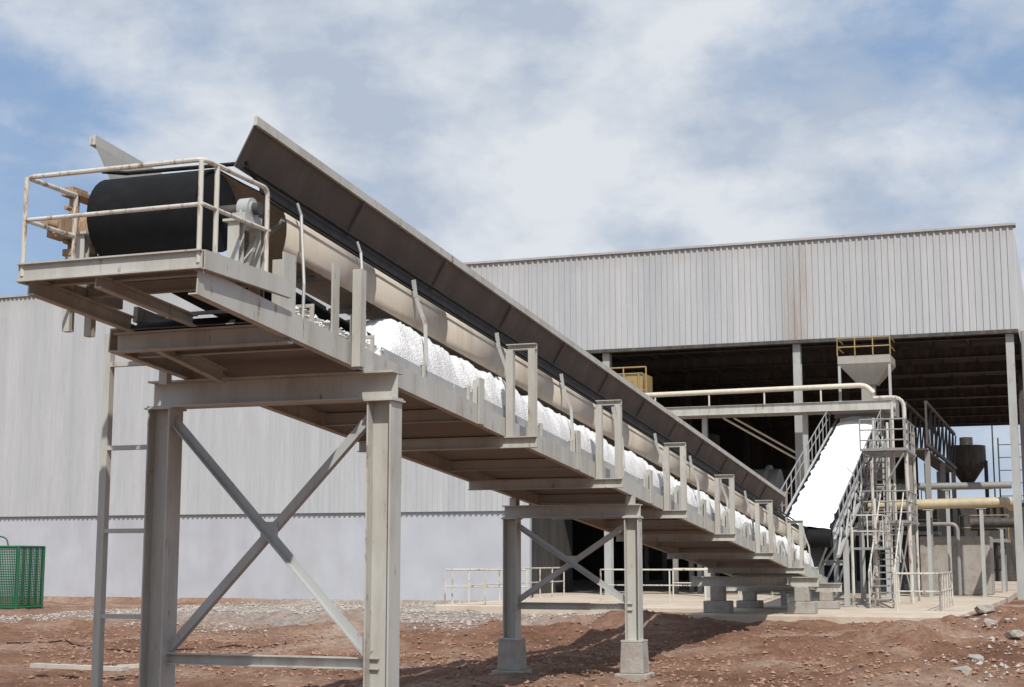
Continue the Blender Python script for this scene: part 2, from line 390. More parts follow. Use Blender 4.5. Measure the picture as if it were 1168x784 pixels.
for (yy,zz,rr) in ((yp,zc,.385),(yt,zt,.365)):
    mm=MB(); mm.cyl((XC-.655,yy,zz),(XC+.53,yy,zz),rr,40)
    mm.obj('pulley',BELT,conv,smooth=True)
    MB().cyl((XC-1.0,yy,zz),(XC+1.0,yy,zz),.06,16).obj('shaft',DARKM,conv,smooth=True)
    for s in (1,-1):
        mm=MB(); mm.box(XC+s*.86-.07,XC+s*.86+.07,yy-.16,yy+.16,zz-.14,zz-.06)
        mm.cyl((XC+s*.86-.06,yy,zz),(XC+s*.86+.06,yy,zz),.11,18); mm.cyl((XC+s*.86-.075,yy,zz),(XC+s*.86+.075,yy,zz),.075,18)
        for dy in (-.13,.13): mm.cyl((XC+s*.86,yy+dy,zz-.06),(XC+s*.86,yy+dy,zz-.03),.018,6)
        mm.obj('bearing',RED if s<0 else STEEL2,conv,smooth=True)
        mm=MB()
        for dy in (-.2,.2):
            mm.beam((XC+s*.86,yy+dy,B(yy)+.2),(XC+s*.86,yy+dy,zz-.145),I(.12,.1,.012,.01),(0,1,0))
        mm.box(XC+s*.86-.1,XC+s*.86+.1,yy-.28,yy+.28,zz-.165,zz-.142)
        mm.beam((XC+s*.86,yy-.2,B(yy)+.3),(XC+s*.86,yy+.2,zz-.2),R(.05,.05))
        mm.obj('bearing_pedestal',STEEL,conv)
mm=MB(); mm.box(XC+.97,XC+.99,12.75,13.0,B(12.8)+.2,B(12.8)+.85); mm.box(XC+.80,XC+.97,12.86,12.88,B(12.8)+.2,B(12.8)+.8)
mm.obj('bracket_plate',STEEL,conv)
MB().cyl((XC-.75,12.95,4.28),(XC+.75,12.95,4.28),.13,20).obj('snub_roller',BLACKP,conv,smooth=True)
MB().beam(P(.74,1.485,12.7),P(.74,1.485,46),R(.03,.09)).obj('rubber_edge_strip',BLACKP,conv)
MB().pipe([P(.79,1.375,12.7),P(.79,1.375,46)],.013,6).obj('pull_cord',BLACKP,conv)
MB().pipe([P(.77,1.575,12.3),P(.77,1.575,46)],.02,6).obj('edge_pipe',BLACKP,conv)
# tan trough panels below belt edge, one gently curved sheet per bay
y=13.2
pr=[(.705,1.44),(.745,1.36),(.765,1.26),(.765,1.16),(.75,1.06),(.72,.97)]
while y<45.4:
    y2=min(y+2.13,45.6)
    m=MB()
    for yy in (y,y2-.012):
        for (x,z) in pr: m.v.append(P(x,z,yy))
    for c in range(5): m.f.append((c,6+c,7+c,c+1))
    o=m.obj('trough_panel',PANEL,conv,smooth=True); md=o.modifiers.new('t','SOLIDIFY'); md.thickness=.01; md.offset=0
    y+=2.13
YA,YB=12.36,41.4
def cover(x0,z0,x1,z1,mat,**kw):
    m=MB(); m.quad(P(x0,z0,YA),P(x0,z0,YB),P(x1,z1,YB),P(x1,z1,YA))
    o=m.obj('side_cover',mat,conv,**kw); md=o.modifiers.new('t','SOLIDIFY'); md.thickness=.015
    m=MB(); y=YA+2.4
    while y<YB-.5:
        m.beam(P(x0+.008 if x0>0 else x0-.008,z0+.01,y),P(x1+.008 if x0>0 else x1-.008,z1-.05,y),R(.03,.02),(0,1,0)); y+=2.4
    m.split('cover_seam',mat,conv)
cover(.64,1.60,.86,2.01,SHADEP,label='shaded grey brown underside of hinged side cover')
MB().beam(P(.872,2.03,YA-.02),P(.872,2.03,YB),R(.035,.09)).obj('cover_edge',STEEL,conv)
cover(-.72,1.50,-.98,2.0,UNDER,label='dull brown inner face of side cover')
MB().beam(P(-1.0,2.02,YA-.02),P(-1.0,2.02,YB),R(.07,.10)).obj('cover_edge',STEEL,conv)

y=13.3; i=0
while y<46:
    m=MB()
    for s in (1,-1):
        m.beam(P(s*1.015,.23,y),P(s*1.015,.44,y),R(.035,.035))
    m.beam(P(-1.0,.44,y),P(1.03,.44,y),A(.04,.04))
    m.obj('return_roller_bracket',STEEL,conv)
    if y>15 and i%2==0:
        m=MB()
        m.beam(P(1.02,.42,y+.06),P(.96,.95,y+.16),R(.045,.012),(0,1,0)); m.beam(P(.96,.95,y+.16),P(.83,1.30,y+.16),R(.045,.012),(0,1,0)); m.beam(P(.83,1.29,y+.16),P(.80,1.50,y+.16),R(.05,.02),(0,1,0))
        m.obj('idler_bracket',STEEL2,conv)
    m=MB()
    for s in (1,-1): m.cyl(P(s*.34,1.18,y+.05),P(s*.64,1.36,y+.05),.04,12)
    m.cyl(P(-.27,1.15,y+.05),P(.27,1.15,y+.05),.04,12)
    m.obj('idler_roller',GREYM,conv,smooth=True); y+=1.42; i+=1
for y in (13.1,14.5):
    MB().pipe([P(1.02,.24,y),P(1.0,.62,y+.05),P(.84,1.40,y+.26),P(.81,1.52,y+.22)],.016,6).obj('hook_rod',STEEL2,conv)

frames=[18.7,22.8,27.1,31.4,35.8,40.2]
for y in frames:
    MB().beam((XC-1.06,y,B(y)-.095),(XC+1.54,y,B(y)-.095),I(.12,.15,.014,.01)).obj('outrigger_beam',STEEL,conv)
    m=MB(); h=1.18
    m.beam((XC+1.165,y,B(y)-.018),(XC+1.165,y,B(y)+h-.04),C(.10,.09,.012),(0,1,0))
    m.beam((XC+1.48,y,B(y)-.018),(XC+1.48,y,B(y)+h-.04),C2(.10,.09,.012),(0,1,0))
    m.beam((XC+1.115,y,B(y)+h),(XC+1.53,y,B(y)+h),C(.09,.08,.012))
    m.obj('portal_frame',STEEL,conv)
for y in [14.2]+[f-.95 for f in frames]+[f+1.2 for f in frames[2:]]:
    m=MB()
    m.box(XC+1.11,XC+1.125,y-.09,y+.09,B(y)-.01,B(y)+.58)
    m.box(XC+1.0,XC+1.11,y-.006,y+.006,B(y)+.24,B(y)+.56)
    m.beam((XC+1.04,y+.12,B(y)+.23),(XC+1.04,y+.12,B(y)+.60),R(.05,.04))
    m.obj('return_idler_bracket',STEEL,conv)
m=MB(); y=14.0
m.beam((XC+1.20,y,B(y)-.05),(XC+1.20,y,B(y)+.98),C(.1,.12,.01),(0,1,0))
m.box(XC+1.05,XC+1.07,y-.35,y-.2,B(y)+.24,B(y)+1.0)
m.obj('end_post',STEEL,conv)

def bent(y,xl,xr,top,base,strut,colw,beamh,name='support_frame'):
    e=sub(name,conv)
    for x in (xl,xr):
        m=MB().beam((x,y,base),(x,y,top-beamh),I(colw,colw,.018,.014),(1,0,0)); m.box(x-colw*.75,x+colw*.75,y-colw*.75,y+colw*.75,base-.001,base+.03)
        m.box(x-colw*.6,x+colw*.6,y-colw*.6,y+colw*.6,top-beamh-.02,top-beamh)
        m.obj('column',STEEL,e)
    MB().beam((xl-colw*.55,y,top-beamh/2),(xr+colw*.55,y,top-beamh/2),I(colw,beamh,.02,.014)).obj('cross_beam',STEEL,e)
    a,b=xl+colw*.45,xr-colw*.45
    MB().beam((a,y-.05,top-beamh-.12),(b,y-.05,strut+.1),A(.09,.09)).obj('diagonal_brace',STEEL2,e)
    MB().beam((b,y+.05,top-beamh-.12),(a,y+.05,strut+.1),A(.09,.09)).obj('diagonal_brace',STEEL2,e)
    MB().beam((xl+.02,y,strut),(xr-.02,y,strut),C(.08,.12)).obj('strut',STEEL,e)
    MB().box((a+b)/2-.10,(a+b)/2+.10,y-.012,y+.012,(top-beamh+strut)/2-.10,(top-beamh+strut)/2+.10).obj('gusset_plate',STEEL2,e)
bent(14.4,-9.41,-6.71,B(14.4)-.025,.35,.93,.28,.30)
bent(25.0,-9.15,-6.94,B(25.0)-.16,.62,1.2,.25,.22)
for x in (-9.1,-6.98):
    MB().box(x-.06,x+.06,24.9,25.1,B(25)-.159,B(25)-.02).obj('packer',STEEL,conv)
def footing(x,y,z0,h,w,wb,label):
    m=MB(); m.box(x-wb/2,x+wb/2,y-wb/2,y+wb/2,z0,z0+h*.28); 
    o=len(m.v); t=w/2; bw=w*.56
    z1=z0+h*.28+.001; z2=z0+h
    m.v+=[(x-bw,y-bw,z1),(x+bw,y-bw,z1),(x+bw,y+bw,z1),(x-bw,y+bw,z1),(x-t,y-t,z2),(x+t,y-t,z2),(x+t,y+t,z2),(x-t,y+t,z2)]
    for f in [(0,3,2,1),(4,5,6,7),(0,1,5,4),(1,2,6,5),(2,3,7,6),(3,0,4,7)]: m.f.append(tuple(o+i for i in f))
    ob=m.obj('concrete_footing',CONC,bev=.015); ob['label']=label; ob['category']='footing'; ob['group']='concrete footings under conveyor supports'
for x in (-9.41,-6.71): footing(x,14.4,-.1,.449,.5,.7,'concrete pedestal under tall support column')
for x in (-9.15,-6.94): footing(x,25,-.1,.718,.37,.56,'concrete pedestal under cream support column on dirt')
for (y,ztop) in ((41.2,B(41.2)-.19),(45.6,B(45.6)-.04)):
    MB().beam((XC-1.75,y,ztop-.13),(XC+1.75,y,ztop-.13),I(.2,.26)).obj('base_beam',STEEL,conv)
    for x in (XC-1.0,XC+1.3):
        h=ztop-.26-.553
        m=MB();m.box(x-.36,x+.36,y-.3,y+.3,.552,.552+h*.45)
        m.box(x-.19,x+.19,y-.18,y+.18,.552+h*.45+.001,.552+h)
        ob=m.obj('concrete_footing',CONC,bev=.02); ob['label']='stepped concrete block under conveyor tail on pavement'; ob['category']='footing'; ob['group']='concrete footings under conveyor supports'
MB().beam((XC+.95,40.9,B(41)-.31),(XC+.95,46.2,B(45.6)-.19),I(.12,.2)).obj('base_beam',STEEL,conv)

# head platform
pf=sub('head_platform',conv)
zd=4.64
m=MB(); m.box(-8.76,-6.92,11.04,12.55,zd-.012,zd); m.obj('deck',STEEL,pf)
m=MB(); m.beam((-8.80,11.0,zd-.07),(-6.88,11.0,zd-.07),C(.05,.17)); 
m.beam((-8.80,11.03,zd-.07),(-8.80,12.6,zd-.07),C2(.05,.17)); m.beam((-6.885,11.03,zd-.07),(-6.885,12.6,zd-.07),C2(.05,.17))
m.obj('edge_channel',STEEL,pf)
m=MB()
for y in (11.35,12.0): m.beam((-8.77,y,zd-.08),(-6.91,y,zd-.08),C(.05,.12))
m.split('joist',STEEL2,pf)
m=MB(); r=.023; zt_=zd+.82
m.pipe([(-8.76,11.75,zt_),(-8.76,11.02,zt_),(-6.9,11.02,zt_),(-6.9,12.15,zt_),(-6.9,12.15,zd-.1)],r,10,bend=.09)
m.pipe([(-8.76,11.75,zd+.42),(-8.76,11.02,zd+.42),(-6.9,11.02,zd+.42),(-6.9,12.15,zd+.42)],r*.85,10)
for (x,y) in ((-8.76,11.75),(-8.76,11.02),(-6.92,11.02),(-6.9,11.25)): m.cyl((x,y,zd-.1),(x,y,zt_),r,10)
m.obj('handrail',RAILM,pf,smooth=True)
m=MB()
m.beam((-8.95,12.75,4.17),(-6.95,12.75,4.17),C(.1,.20,.016))
m.obj('cross_beam',STEEL,pf)
m=MB(); m.beam((-8.72,11.1,4.46),(-8.72,12.7,4.34),C(.07,.16)); m.beam((-8.55,12.8,4.18),(-8.55,14.2,3.98),C(.07,.16)); m.beam((-8.0,11.1,4.46),(-8.0,12.7,4.34),C(.07,.12))
m.split('bracket_beam',STEEL,pf)
ld=sub('ladder',conv)
m=MB(); m.beam((-10.15,14.35,.0),(-10.15,14.35,4.55),A(.09,.09),(0,1,0)); m.obj('ladder_rail',STEEL,ld)
m=MB()
for z in (.45,1.38,2.32,3.25,4.2): m.box(-10.108,-9.56,14.31,14.38,z-.03,z+.02)
m.split('rung',STEEL,ld)
m=MB(); m.beam((-9.2,14.05,3.9),(-9.2,14.05,4.75),C(.1,.1),(0,1,0)); m.obj('side_post',STEEL,ld)
mo=sub('drive_bracket',conv)
m=MB(); m.box(-9.12,-8.98,12.05,12.5,4.95,5.02); m.box(-9.10,-9.0,12.1,12.14,5.02,5.55); m.box(-9.10,-9.0,12.42,12.46,5.02,5.55); m.box(-9.14,-8.96,12.02,12.5,5.55,5.6)
m.cyl((-9.12,12.28,5.25),(-8.9,12.28,5.25),.15,16); m.box(-9.16,-9.0,11.85,12.06,5.1,5.3); m.cyl((-9.08,11.7,5.2),(-9.08,12.1,5.2),.05,12); m.box(-9.2,-9.1,12.15,12.4,5.6,5.68)
for z in (5.08,5.42):
    for y in (12.02,12.5): m.cyl((-9.05,y-.04,z),(-9.05,y+.04,z),.025,6)
m.cyl((-9.0,11.75,5.12),(-9.0,12.5,5.12),.02,8)
m.obj('bearing_bracket',RED,mo,bev=.006)
m=MB(); m.beam((-9.05,12.1,4.2),(-9.05,12.1,4.95),R(.08,.08)); m.beam((-9.05,12.45,4.2),(-9.05,12.45,4.95),R(.08,.08)); m.obj('bracket_leg',STEEL,mo)
m=MB(); m.pipe([(-8.72,12.1,5.78),(-8.72,12.5,5.86),(-7.35,12.5,5.84),(-7.3,12.8,5.6)],.022,8)
m.obj('scraper_bar',BLACKP,conv)

# powder band along the return belt
prof=[(-.66,.60),(-.60,.74),(-.45,.80),(-.25,.85),(0,.88),(.2,.90),(.38,.905),(.5,.905),(.58,.90),(.65,.89),(.71,.87),(.76,.84),(.81,.80),(.86,.74),(.90,.67),(.93,.60),(.955,.52),(.972,.42),(.978,.27)]
m=MB(); yy=15.0; rows=0; nc=len(prof); STEP=.04
while yy<45.5:
    fade=sm(14.9,15.9,yy)
    wob=noise.noise(Vector((1,yy*.9,5)))*.06+noise.noise(Vector((4,yy*2.3,5)))*.05
    bump=.05*math.exp(-((yy-16.6)/.7)**2)-.01
    for (x,z) in prof:
        t=max(0,min(1,(z-.40)/.3))
        l=noise.fractal(Vector((x*5,yy*4.2,0)),.75,2.1,4)*.055
        l2=abs(noise.noise(Vector((x*9,yy*9,2))))*.045+abs(noise.noise(Vector((x*18,yy*18,2))))*.02
        zz=.27+(z-.27)*fade if x>.7 else .62+(z-.62)*fade
        zz+=(l+l2+wob+bump)*t*fade
        xx=x+(wob*.35+l*.8)*t*(1 if x>.6 else 0)
        m.v.append(P(min(xx,.983),max(.27,min(zz,1.07)),yy))
    rows+=1; yy+=STEP
for i in range(rows-1):
    for c in range(nc-1): m.f.append((i*nc+c,i*nc+c+1,(i+1)*nc+c+1,(i+1)*nc+c))
o=m.obj('white_powder_heap',POWDER,smooth=False,kind='stuff'); o['label']='lumpy white powder lying along the conveyor return belt'; o['category']='powder'
for p in o.data.polygons: p.use_smooth=True
def regp2(): return XC+random.uniform(.55,.99),random.triangular(12.9,15.2,13.8)
stones('spilled_powder',420,regp2,lambda:random.choice([.015,.025,.04]),POWDER,'heap of spilled white powder below the head pulley',lambda x,y:B(y)+.26+random.uniform(0,.14))

# ---------------------------------------------------------------- warehouse
wh=root('warehouse',(-38,82,0),'long grey corrugated metal warehouse with open front bay','building')
ZT=14.8; ZB=10.75; YF=60.0
def corr(x0,x1,z0,z1,name,pitch=.25,dep=.055):
    m=MB(); x=x0; prof=[]
    while x<x1:
        prof+=[(x,0),(x+pitch*.5,0),(x+pitch*.62,-dep),(x+pitch*.88,-dep)]; x+=pitch
    prof.append((x1,0)); prof=[p for p in prof if p[0]<=x1+1e-6]
    for (x,d) in prof: m.v.append((x,YF+d,z0)); m.v.append((x,YF+d,z1))
    for i in range(len(prof)-1): m.f.append((2*i,2*i+2,2*i+3,2*i+1))
    return m.obj(name,SIDING,wh)
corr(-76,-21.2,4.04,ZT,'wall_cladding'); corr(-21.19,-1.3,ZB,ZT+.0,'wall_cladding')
MB().box(-76,-21.2,YF+.1,YF+.35,-.6,4.1).obj('plastered_wall',PLINTH,wh)
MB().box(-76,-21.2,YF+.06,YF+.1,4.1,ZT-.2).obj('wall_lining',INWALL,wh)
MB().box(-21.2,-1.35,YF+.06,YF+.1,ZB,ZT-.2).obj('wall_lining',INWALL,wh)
MB().box(-76.1,-1.2,YF-.12,YF+.5,ZT,ZT+.09).obj('roof_trim',STEEL2,wh)
MB().box(-21.2,-1.3,YF-.06,YF+.2,ZB-.14,ZB-.002).obj('lintel_beam',DARKM,wh)
m=MB(); y=YF; prof2=[]
while y<106:
    prof2+=[(y,0),(y+.17,0),(y+.2,.05),(y+.27,.05)]; y+=.3
for (y,d) in prof2: m.v.append((-1.3+d,y,ZB)); m.v.append((-1.3+d,y,ZT-.3))
for i in range(len(prof2)-1): m.f.append((2*i,2*i+2,2*i+3,2*i+1))
m.obj('wall_cladding',SIDING,wh)
MB().box(-76,-1.4,YF+.12,106,ZT-.2,ZT-.02).obj('roof',STEEL2,wh)
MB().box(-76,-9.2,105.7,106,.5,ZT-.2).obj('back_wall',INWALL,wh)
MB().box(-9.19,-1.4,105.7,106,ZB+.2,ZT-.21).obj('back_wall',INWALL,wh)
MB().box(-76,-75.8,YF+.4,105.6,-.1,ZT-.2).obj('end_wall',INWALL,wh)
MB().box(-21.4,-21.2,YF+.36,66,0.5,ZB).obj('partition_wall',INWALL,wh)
m=MB(); y=64
while y<105:
    m.beam((-75,y,ZB+.5),(-1.5,y,ZB+.5),I(.25,.5)); y+=5.8
m.split('rafter',DARKM,wh)
m=MB(); x=-74
while x<-2:
    m.beam((x,60.3,ZB+.85),(x,105.6,ZB+.85),R(.1,.15)); x+=1.6
m.split('purlin',DARKM,wh)
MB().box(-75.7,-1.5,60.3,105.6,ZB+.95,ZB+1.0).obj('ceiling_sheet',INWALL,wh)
for x in (-17.8,-9.8,-1.62):
    MB().beam((x,YF+.35,.5),(x,YF+.35,ZB-.145),I(.3,.34),(0,1,0)).obj('column',STEEL2,wh)
for y in (75,90,105):
    for x in (-1.6,-9.8,-17.8):
        MB().beam((x,y,.5),(x,y,ZB+.24),I(.28,.3),(0,1,0)).obj('column',DARKM,wh)
MB().pipe([(-1.15,YF-.1,ZB-.1),(-1.15,YF-.1,.4)],.06,8).obj('downpipe',GREYM,wh)

# ---------------------------------------------------------------- feed conveyor
fc=root('feed_conveyor',(-7.4,53,.55),'steep open belt conveyor with bright white powder bed','conveyor')
def Q(x,y,dz=0): return (-7.36+x,y,2.85+(y-45.8)*.330+dz)
fy0,fy1=45.8,60.6
m=MB(); m.quad(Q(-.80,fy0),Q(.80,fy0),Q(.80,fy1),Q(-.80,fy1))
o=m.obj('belt',BELT,fc); md=o.modifiers.new('t','SOLIDIFY'); md.thickness=.03
MB().cyl(Q(-.80,fy0-.05,-.22),Q(.80,fy0-.05,-.22),.26,24).obj('tail_roller',BELT,fc,smooth=True)
m=MB(); k=60
for i in range(k+1):
    y=fy0+.05+(fy1-fy0-.1)*i/k
    for c in range(9):
        u=c/4-1; m.v.append(Q(u*.77,y,.02+.10*(1-u*u)+.03*noise.noise(Vector((u*3,y*2,0)))))
for i in range(k):
    for c in range(8): m.f.append((i*9+c,i*9+c+1,(i+1)*9+c+1,(i+1)*9+c))
o=m.obj('white_powder_bed',POWDER2,smooth=False,kind='stuff'); o['label']='smooth bed of white powder on the steep belt'; o['category']='powder'
for s in (1,-1):
    MB().beam(Q(s*.88,fy0,-.14),Q(s*.88,fy1,-.14),C(.08,.24)).obj('stringer',STEEL2,fc)
    m=MB()
    m.pipe([Q(s*1.02,fy0+.2,.70),Q(s*1.02,fy1-1,.70)],.022,8); m.pipe([Q(s*1.02,fy0+.2,.35),Q(s*1.02,fy1-1,.35)],.018,8)
    y=fy0+.2
    while y<fy1-1: m.cyl(Q(s*1.02,y,-.25),Q(s*1.02,y,.70),.02,8); y+=.92
    m.obj('handrail',GREYM,fc,smooth=True)
    m=MB(); m.beam(Q(s*.98,fy0,-.75),Q(s*.98,fy1,-.75),R(.1,.1))
    y=fy0
    while y<fy1-1:
        m.beam(Q(s*.98,y,-.75),Q(s*.98,y+.9,-.2),R(.06,.06)); m.beam(Q(s*.98,y+.9,-.2),Q(s*.98,y+1.8,-.75),R(.06,.06)); y+=1.8
    m.obj('side_truss',STEEL2,fc)
for y in (47.5,51.5,55.5,59.2):
    for s in (1,-1):
        MB().beam((-7.36+s*.98,y,.56),(-7.36+s*.98,y,Q(0,y,-.8)[2]),I(.16,.16)).obj('column',STEEL2,fc)
    MB().beam((-8.34,y,1.9 if y<50 else 3),(-6.38,y,1.9 if y<50 else 3),I(.12,.16)).obj('cross_beam',STEEL2,fc)
    if y>50: MB().beam((-8.34,y,.9),(-6.38,y,Q(0,y,-1)[2]),A(.08,.08)).obj('diagonal_brace',STEEL2,fc)
MB().box(-8.3,-5.95,59.7,61.2,7.5,8.2).obj('head_box',GREYM,fc,bev=.02)
m=MB(); m.quad((-8.1,46.4,2.5),(-6.7,46.4,2.5),(-7.0,46.0,1.7),(-7.9,46.0,1.7)); m.quad((-6.7,46.4,2.5),(-6.7,45.9,2.5),(-7.0,45.7,1.7),(-7.0,46.0,1.7))
o=m.obj('discharge_chute',GREYM,fc)

ga=root('service_gallery',(-11,58.8,.55),'elevated steel service gallery with cream pipe above it','gallery')
MB().box(-15.6,-5.9,58.2,59.4,7.72,7.80).obj('deck',STEEL2,ga)
m=MB(); m.beam((-15.6,58.15,7.83),(-5.9,58.15,7.83),C(.08,.36)); m.beam((-15.6,59.45,7.83),(-5.9,59.45,7.83),C2(.08,.36)); m.split('edge_channel',STEEL,ga)
m=MB(); m.pipe([(-15.7,58.3,8.55),(-6.9,58.3,8.62),(-6.6,58.3,8.3)],.10,12,bend=.3)
m.obj('pipe',CREAM,ga,smooth=True)
m=MB()
for x in (-15.2,-13,-10.8,-8.6): m.cyl((x,58.3,8.0),(x,58.3,8.5),.035,8)
m.split('pipe_stand',CREAM,ga)
for x in (-13.3,-9.3):
    MB().beam((x,58.8,.56),(x,58.8,7.7),I(.2,.2)).obj('column',STEEL2,ga)
m=MB(); m.cyl((-12.6,59.0,7.6),(-9.3,60.5,5.6),.04,8); m.cyl((-12.2,59.2,7.6),(-8.9,60.7,5.6),.04,8); m.split('inclined_pipe',CREAM,ga)
c=root('equipment_cabinet',(-16.9,59.2,7.7),'tan steel cabinet with guard rail on gallery end','cabinet')
MB().box(-18.2,-15.85,58.8,60.4,8.0,9.55).obj('cabinet_body',YEL,c,bev=.03)
m=MB()
for x in (-17.8,-17.2,-16.6,-16.0): m.box(x-.03,x+.03,58.74,58.8,8.0,9.5)
m.split('cabinet_rib',YEL,c)
m=MB(); 
for x in (-18.3,-17.5,-16.6,-15.65): m.cyl((x,58.6,7.9),(x,58.6,9.75),.03,8)
m.pipe([(-18.3,58.6,9.75),(-15.65,58.6,9.75)],.03); m.pipe([(-18.3,58.6,8.8),(-15.65,58.6,8.8)],.025)
m.obj('guard_rail',YEL,c)
MB().box(-18.4,-15.62,58.5,60.5,7.75,7.9).obj('platform',GREYM,c)
MB().beam((-16.6,59.6,.5),(-16.6,59.6,7.75),I(.2,.2)).obj('column',DARKM,c)
h=root('hopper',(-6.95,59.5,8),'grey funnel hopper with yellow guard rail above gallery','hopper')
def frust(m,x0,x1,y0,y1,z1,X0,X1,Y0,Y1,z2):
    o=len(m.v); m.v+=[(x0,y0,z1),(x1,y0,z1),(x1,y1,z1),(x0,y1,z1),(X0,Y0,z2),(X1,Y0,z2),(X1,Y1,z2),(X0,Y1,z2)]
    for f in [(0,3,2,1),(4,5,6,7),(0,1,5,4),(1,2,6,5),(2,3,7,6),(3,0,4,7)]: m.f.append(tuple(o+i for i in f))
m=MB(); frust(m,-7.25,-6.55,59.0,59.7,8.72,-7.95,-5.95,58.5,60.3,9.5); m.box(-7.95,-5.95,58.5,60.3,9.501,9.8); m.box(-7.15,-6.65,59.1,59.6,8.0,8.72)
m.obj('hopper_body',HOPM,h)
m=MB()
for x in (-7.95,-7.28,-6.6,-5.95): m.cyl((x,58.5,9.8),(x,58.5,10.5),.025,8)
for z in (10.5,10.15): m.pipe([(-7.95,60.2,z),(-7.95,58.5,z),(-5.95,58.5,z),(-5.95,60.2,z)],.025,8)
m.obj('guard_rail',YEL,h)
m=MB()
for x in (-7.9,-6.0): m.beam((x,58.6,7.95),(x,58.6,9.5),R(.1,.1))
m.split('hopper_leg',STEEL2,h)

st=root('access_tower',(-5.3,52,.55),'slim white pipe frame access tower beside feed conveyor','access tower')
m=MB()
m.pipe([(-5.9,52,7.45),(-4.9,52,7.45),(-4.85,52,.56)],.07,10,bend=.4); m.obj('pipe_column',RAILM,st,smooth=True)
for p in (((-5.3,52,.56),(-5.3,52,7.3)),((-5.85,50.4,.56),(-5.85,50.4,5.2)),((-4.9,55.0,.56),(-4.9,55.0,6.5)),((-6.1,53.5,.56),(-6.1,53.5,6.9)),((-5.6,48.6,.56),(-5.6,48.6,3.9)),((-6.25,48.0,.56),(-6.25,48.0,3.0)),((-5.95,56.5,.56),(-5.95,56.5,7.0))):
    MB().cyl(p[0],p[1],.05,10).obj('pipe_column',RAILM,st,smooth=True)
for z in (3.2,5.6):
    MB().box(-6.3,-4.8,51.2,54.9,z,z+.08).obj('landing',GREYM,st)
    m=MB()
    for zz in (.35,.7,1.05): m.pipe([(-6.3,51.25,z+zz),(-4.82,51.25,z+zz),(-4.82,54.8,z+zz)],.025,8)
    for x in (-6.3,-5.8,-5.3,-4.82): m.cyl((x,51.25,z),(x,51.25,z+1.05),.025,8)
    for y in (52.2,53.2,54.2): m.cyl((-4.82,y,z),(-4.82,y,z+1.05),.025,8)
    m.obj('guard_rail',GREYM,st)
MB().box(-6.3,-5.3,48.2,50.2,2.3,2.37).obj('landing',GREYM,st)
m=MB()
for zz in (.5,1.0): m.pipe([(-6.3,48.25,2.37+zz),(-5.32,48.25,2.37+zz),(-5.32,50.1,2.37+zz)],.022,8)
for p in ((-6.3,48.25),(-5.8,48.25),(-5.32,48.25),(-5.32,49.2),(-5.32,50.1)): m.cyl((p[0],p[1],2.37),(p[0],p[1],3.37),.022,8)
m.obj('guard_rail',RAILM,st)
m=MB(); m.cyl((-5.3,52,.8),(-4.87,52,3.1),.03,8); m.cyl((-4.87,52,.8),(-5.3,52,3.1),.03,8); m.cyl((-6.25,51.2,3.3),(-4.87,51.2,5.5),.03,8)
m.split('brace',GREYM,st)
for (a,b) in (((-4.9,46.5,.6),(-5.0,51.3,3.2)),((-5.9,54.5,3.25),(-5.5,51.3,5.6))):
    m=MB(); a=Vector(a);b=Vector(b); w=Vector((-.7,0,0))
    m.beam(a,b,C(.05,.2)); m.beam(a+w,b+w,C(.05,.2))
    for i in range(1,13):
        p=a.lerp(b,i/13); m.box(p.x-.68,p.x-.02,p.y-.12,p.y+.12,p.z-.02,p.z+.02)
    m.obj('stair',GREYM,st)
for dx in (0,-.74):
    m=MB(); m.pipe([(-4.85+dx,46.5,.6),(-4.85+dx,46.5,1.6),(-4.95+dx,51.3,4.2)],.025,8); m.pipe([(-4.9+dx,49,1.9),(-4.9+dx,49,2.9)],.025,8); m.pipe([(-4.88+dx,47.3,1.0),(-4.88+dx,47.3,2.0)],.025,8)
    m.obj('stair_rail',RAILM,st)

def railing(pts,h,label,mat=RAILM,step=1.4,z=.55,r=.028):
    cx=sum(p[0] for p in pts)/len(pts); cy=sum(p[1] for p in pts)/len(pts)
    e=root('guard_railing',(cx,cy,z),label,'railing',group='tubular guard railings on pavement')
    for hh,rr in ((h,r),(h*.52,r*.8)):
        m=MB(); m.pipe([(x,y,z+hh) for x,y in pts],rr,8); m.obj('rail',mat,e)
    m=MB()
    for a,b in zip(pts,pts[1:]):
        a=Vector(a);b=Vector(b);n=max(1,round((b-a).length/step))
        for i in range(n+1):
            p=a.lerp(b,i/n); m.cyl((p.x,p.y,z-.02),(p.x,p.y,z+h),r,8)
    m.split('post',mat,e)
railing([(-19.0,45.6),(-16.2,45.6)],1.12,'white tubular guard railing at pavement edge')
railing([(-19.0,46.2),(-19.0,58)],1.12,'white tubular guard railing along pavement side')
railing([(-15.2,50.5),(-10.3,50.5)],1.1,'weathered tubular railing near open warehouse bay',step=1.2)
railing([(-14.0,56),(-9.0,56)],1.1,'cream tubular railing before dark bay',mat=CREAM,step=1.2)
railing([(-4.6,44.6),(-3.4,44.6),(-3.4,49.5)],1.05,'weathered tubular railing around stair foot',step=1.0)

